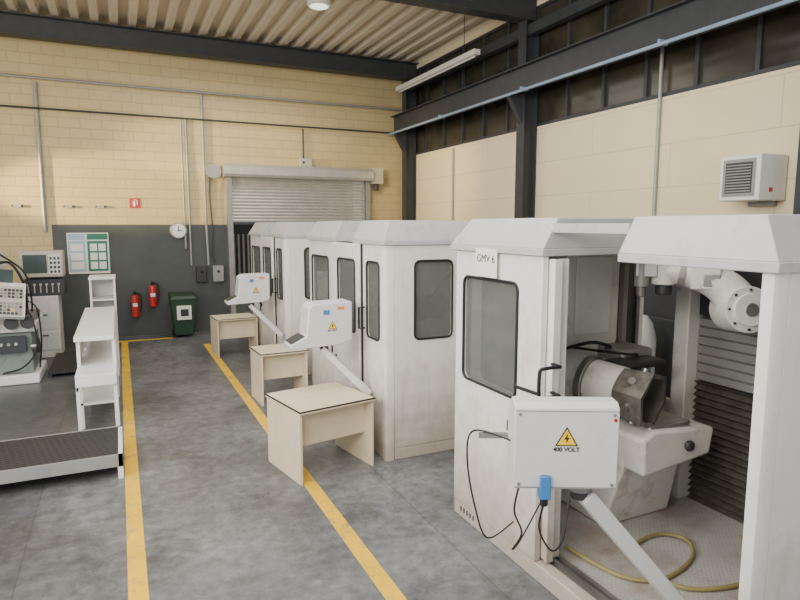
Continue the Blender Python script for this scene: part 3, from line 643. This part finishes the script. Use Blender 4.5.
for i in range(12):
    for j in range(8):
        if j==4:continue
        c=kc+M@V((-.285+i*.052,-.053,-.26+j*.06));m.obox(c,(.036,.02,.036),M,RED if (i,j) in((1,7),) else (YEL if (i,j)==(9,1) else random.choice(cl)))
m.obj('key_panel',k,label='rows of small grey keys')
m=MB();m.obox(kc+M@V((-.08,-.05,.41)),(.5,.08,.22),M,SCREEN);m.obj('display',t,label='dark display above keys')
for x in(-.2,.08,.3):
    m=MB();m.cyl((x,.0,1.02),(x,-.12,1.02),.03,STEEL,12);m.lathe((x,-.13,1.02),[(.06,0),(.1,0),(.1,.03),(.06,.03)],DARK,20,'y');m.obj('handwheel',t,label='dark handwheel')
m=MB();m.cyl((.3,.1,.6),(.38,.1,.6),.05,STEEL,12);m.cyl((.38,.1,.6),(.42,.1,.6),.12,DARK,20);m.obj('handwheel',t,label='dark handwheel')
m=MB();m.box((-.35,-.06,.55),(.25,.0,.8),DGREY)
for i in range(5):m.cyl((-.28+i*.1,-.06,.68),(-.28+i*.1,-.09,.68),.025,[BEIGE,RED,BEIGE,GALV,BEIGE][i],10)
m.obj('knob_panel',t,label='dark panel with round knobs')
m=MB();m.box((.05,.3,1.0),(.38,.8,1.12),DIRTY);m.cyl((.2,.4,1.12),(.2,.4,1.28),.07,DARK,16);m.obj('work_table',t)
for P,r_ in(([(-.2,.3,1.9),(.1,.1,1.95),(.28,.1,1.55),(.25,.2,1.1)],.022),([(-.1,.4,2.1),(.25,.3,1.8),(.33,.3,1.4),(.3,.5,1.1)],.016),([(.2,-.02,1.3),(.36,-.1,1.1),(.4,-.08,.6),(.2,-.05,.3),(-.1,.02,.2)],.014),([(.3,.05,1.35),(.42,.1,1.2),(.44,.2,.7),(.38,.3,.2)],.012)):
    MB().tube(crs(P),r_,BLACK,6).obj('cable',t)
t=thing('control_cabinet','beige control cabinet with drawers on dark floor','cabinet',(-1.62,13.2,0))
m=MB();m.box((0,0,0),(.5,.7,1.2),MWHITE);m.obj('body',t,bevel=.015)
for z in(.15,.55):
    d_=MB().box((.04,-.012,z),(.46,0,z+.36),GREYP).obj('door',t,bevel=.004);MB().box((.2,-.03,z+.28),(.3,-.012,z+.3),DARK).obj('handle',d_)
t=thing('oscilloscope_rack','dark instrument box with knobs on cabinet','instrument',(-1.68,13.25,1.2))
m=MB();m.box((0,0,0),(.68,.5,.32),DGREY)
m.obj('body',t,bevel=.01)
for i in range(6):MB().cyl((.08+i*.1,0,.22),(.08+i*.1,-.03,.22),.025,BEIGE,12).box((.065+i*.1,-.012,.06),(.085+i*.1,0,.2),BEIGE).obj('knob',t)
t=thing('monitor','boxy beige monitor with grey-green screen','monitor',(-1.72,13.2,1.52))
m=MB();m.box((0,0,.04),(.72,.5,.54),BEIGE);m.box((.15,.1,0),(.6,.4,.04),DGREY);m.obj('housing',t,bevel=.02)
MB().box((.06,-.006,.12),(.45,0,.47),SCREEN).obj('screen',t)
m=MB();m.box((.48,-.006,.1),(.69,-.001,.48),GREYP)
for i in range(3):
    for j in range(4):m.box((.5+i*.065,-.01,.12+j*.085),(.54+i*.065,-.006,.17+j*.085),DARK)
m.obj('button_panel',t)
m=MB();m.box((-2.9,12.8,0),(-2.15,13.6,.75),DGREY);m.box((-2.95,12.75,.75),(-2.05,13.65,.8),CREAM);m.obj('workbench',label='dark workbench with pale top against the wall',cat='workbench')

# ---------------------------------------------------------------- lights
wd=bpy.data.worlds.new('World');S.world=wd;wd.use_nodes=True
bg=wd.node_tree.nodes['Background'];bg.inputs[0].default_value=(.93,.96,1,1);bg.inputs[1].default_value=1.4
def area(loc,target,sx,sy,e,col):
    l=bpy.data.lights.new('area_light','AREA');l.shape='RECTANGLE';l.size=sx;l.size_y=sy;l.energy=e;l.color=col
    o=bpy.data.objects.new('area_light',l);COL.objects.link(o);o.location=loc;o.rotation_euler=(V(target)-V(loc)).to_track_quat('-Z','Y').to_euler();return o
area((.8,4.5,6.2),(.8,4.5,0),4,7,360,(1,.98,.95))
area((2.5,11.8,6.0),(2.5,11.8,0),4,4,170,(1,.95,.88))
area((-2.5,1,4.2),(2,12,6.9),4,2,420,(1,.93,.80))
area((-5,3.5,4.5),(3,5,1.0),3,3,400,(1,.98,.94))
def spot(loc,target,e,col,ang,bl=1,sz=.3):
    l=bpy.data.lights.new('spot_light','SPOT');l.energy=e;l.color=col;l.spot_size=math.radians(ang);l.spot_blend=bl;l.shadow_soft_size=sz
    o=bpy.data.objects.new('spot_light',l);COL.objects.link(o);o.location=loc;o.rotation_euler=(V(target)-V(loc)).to_track_quat('-Z','Y').to_euler()
spot((-8,12.4,3.3),(-.4,15,3.3),11000,(1,.76,.36),14,.6,.12)
spot((-7,12.0,4.6),(2.4,15,4.35),7500,(1,.78,.38),12,.8,.12)
spot((-5,10.5,4.2),(-.8,15,4.2),450,(1,.76,.36),70)
spot((2.5,10.5,4.8),(7.2,13.4,3.6),1000,(1,.74,.30),46)
spot((1.0,3.5,4.6),(7.2,8.5,3.6),700,(1,.90,.70),60)
# ---------------------------------------------------------------- camera
th=math.atan(75/600);ph=math.radians(25)
F=V((math.sin(ph)*math.cos(th),math.cos(ph)*math.cos(th),-math.sin(th)));R=V((math.cos(ph),-math.sin(ph),0));U=R.cross(F)
cd=bpy.data.cameras.new('camera');cam=bpy.data.objects.new('camera',cd);COL.objects.link(cam)
M=Matrix((R,U,-F)).transposed().to_4x4();M.translation=V((0,0,2.55));cam.matrix_world=M
cd.sensor_width=36;cd.lens=27;cd.clip_start=.05;S.camera=cam
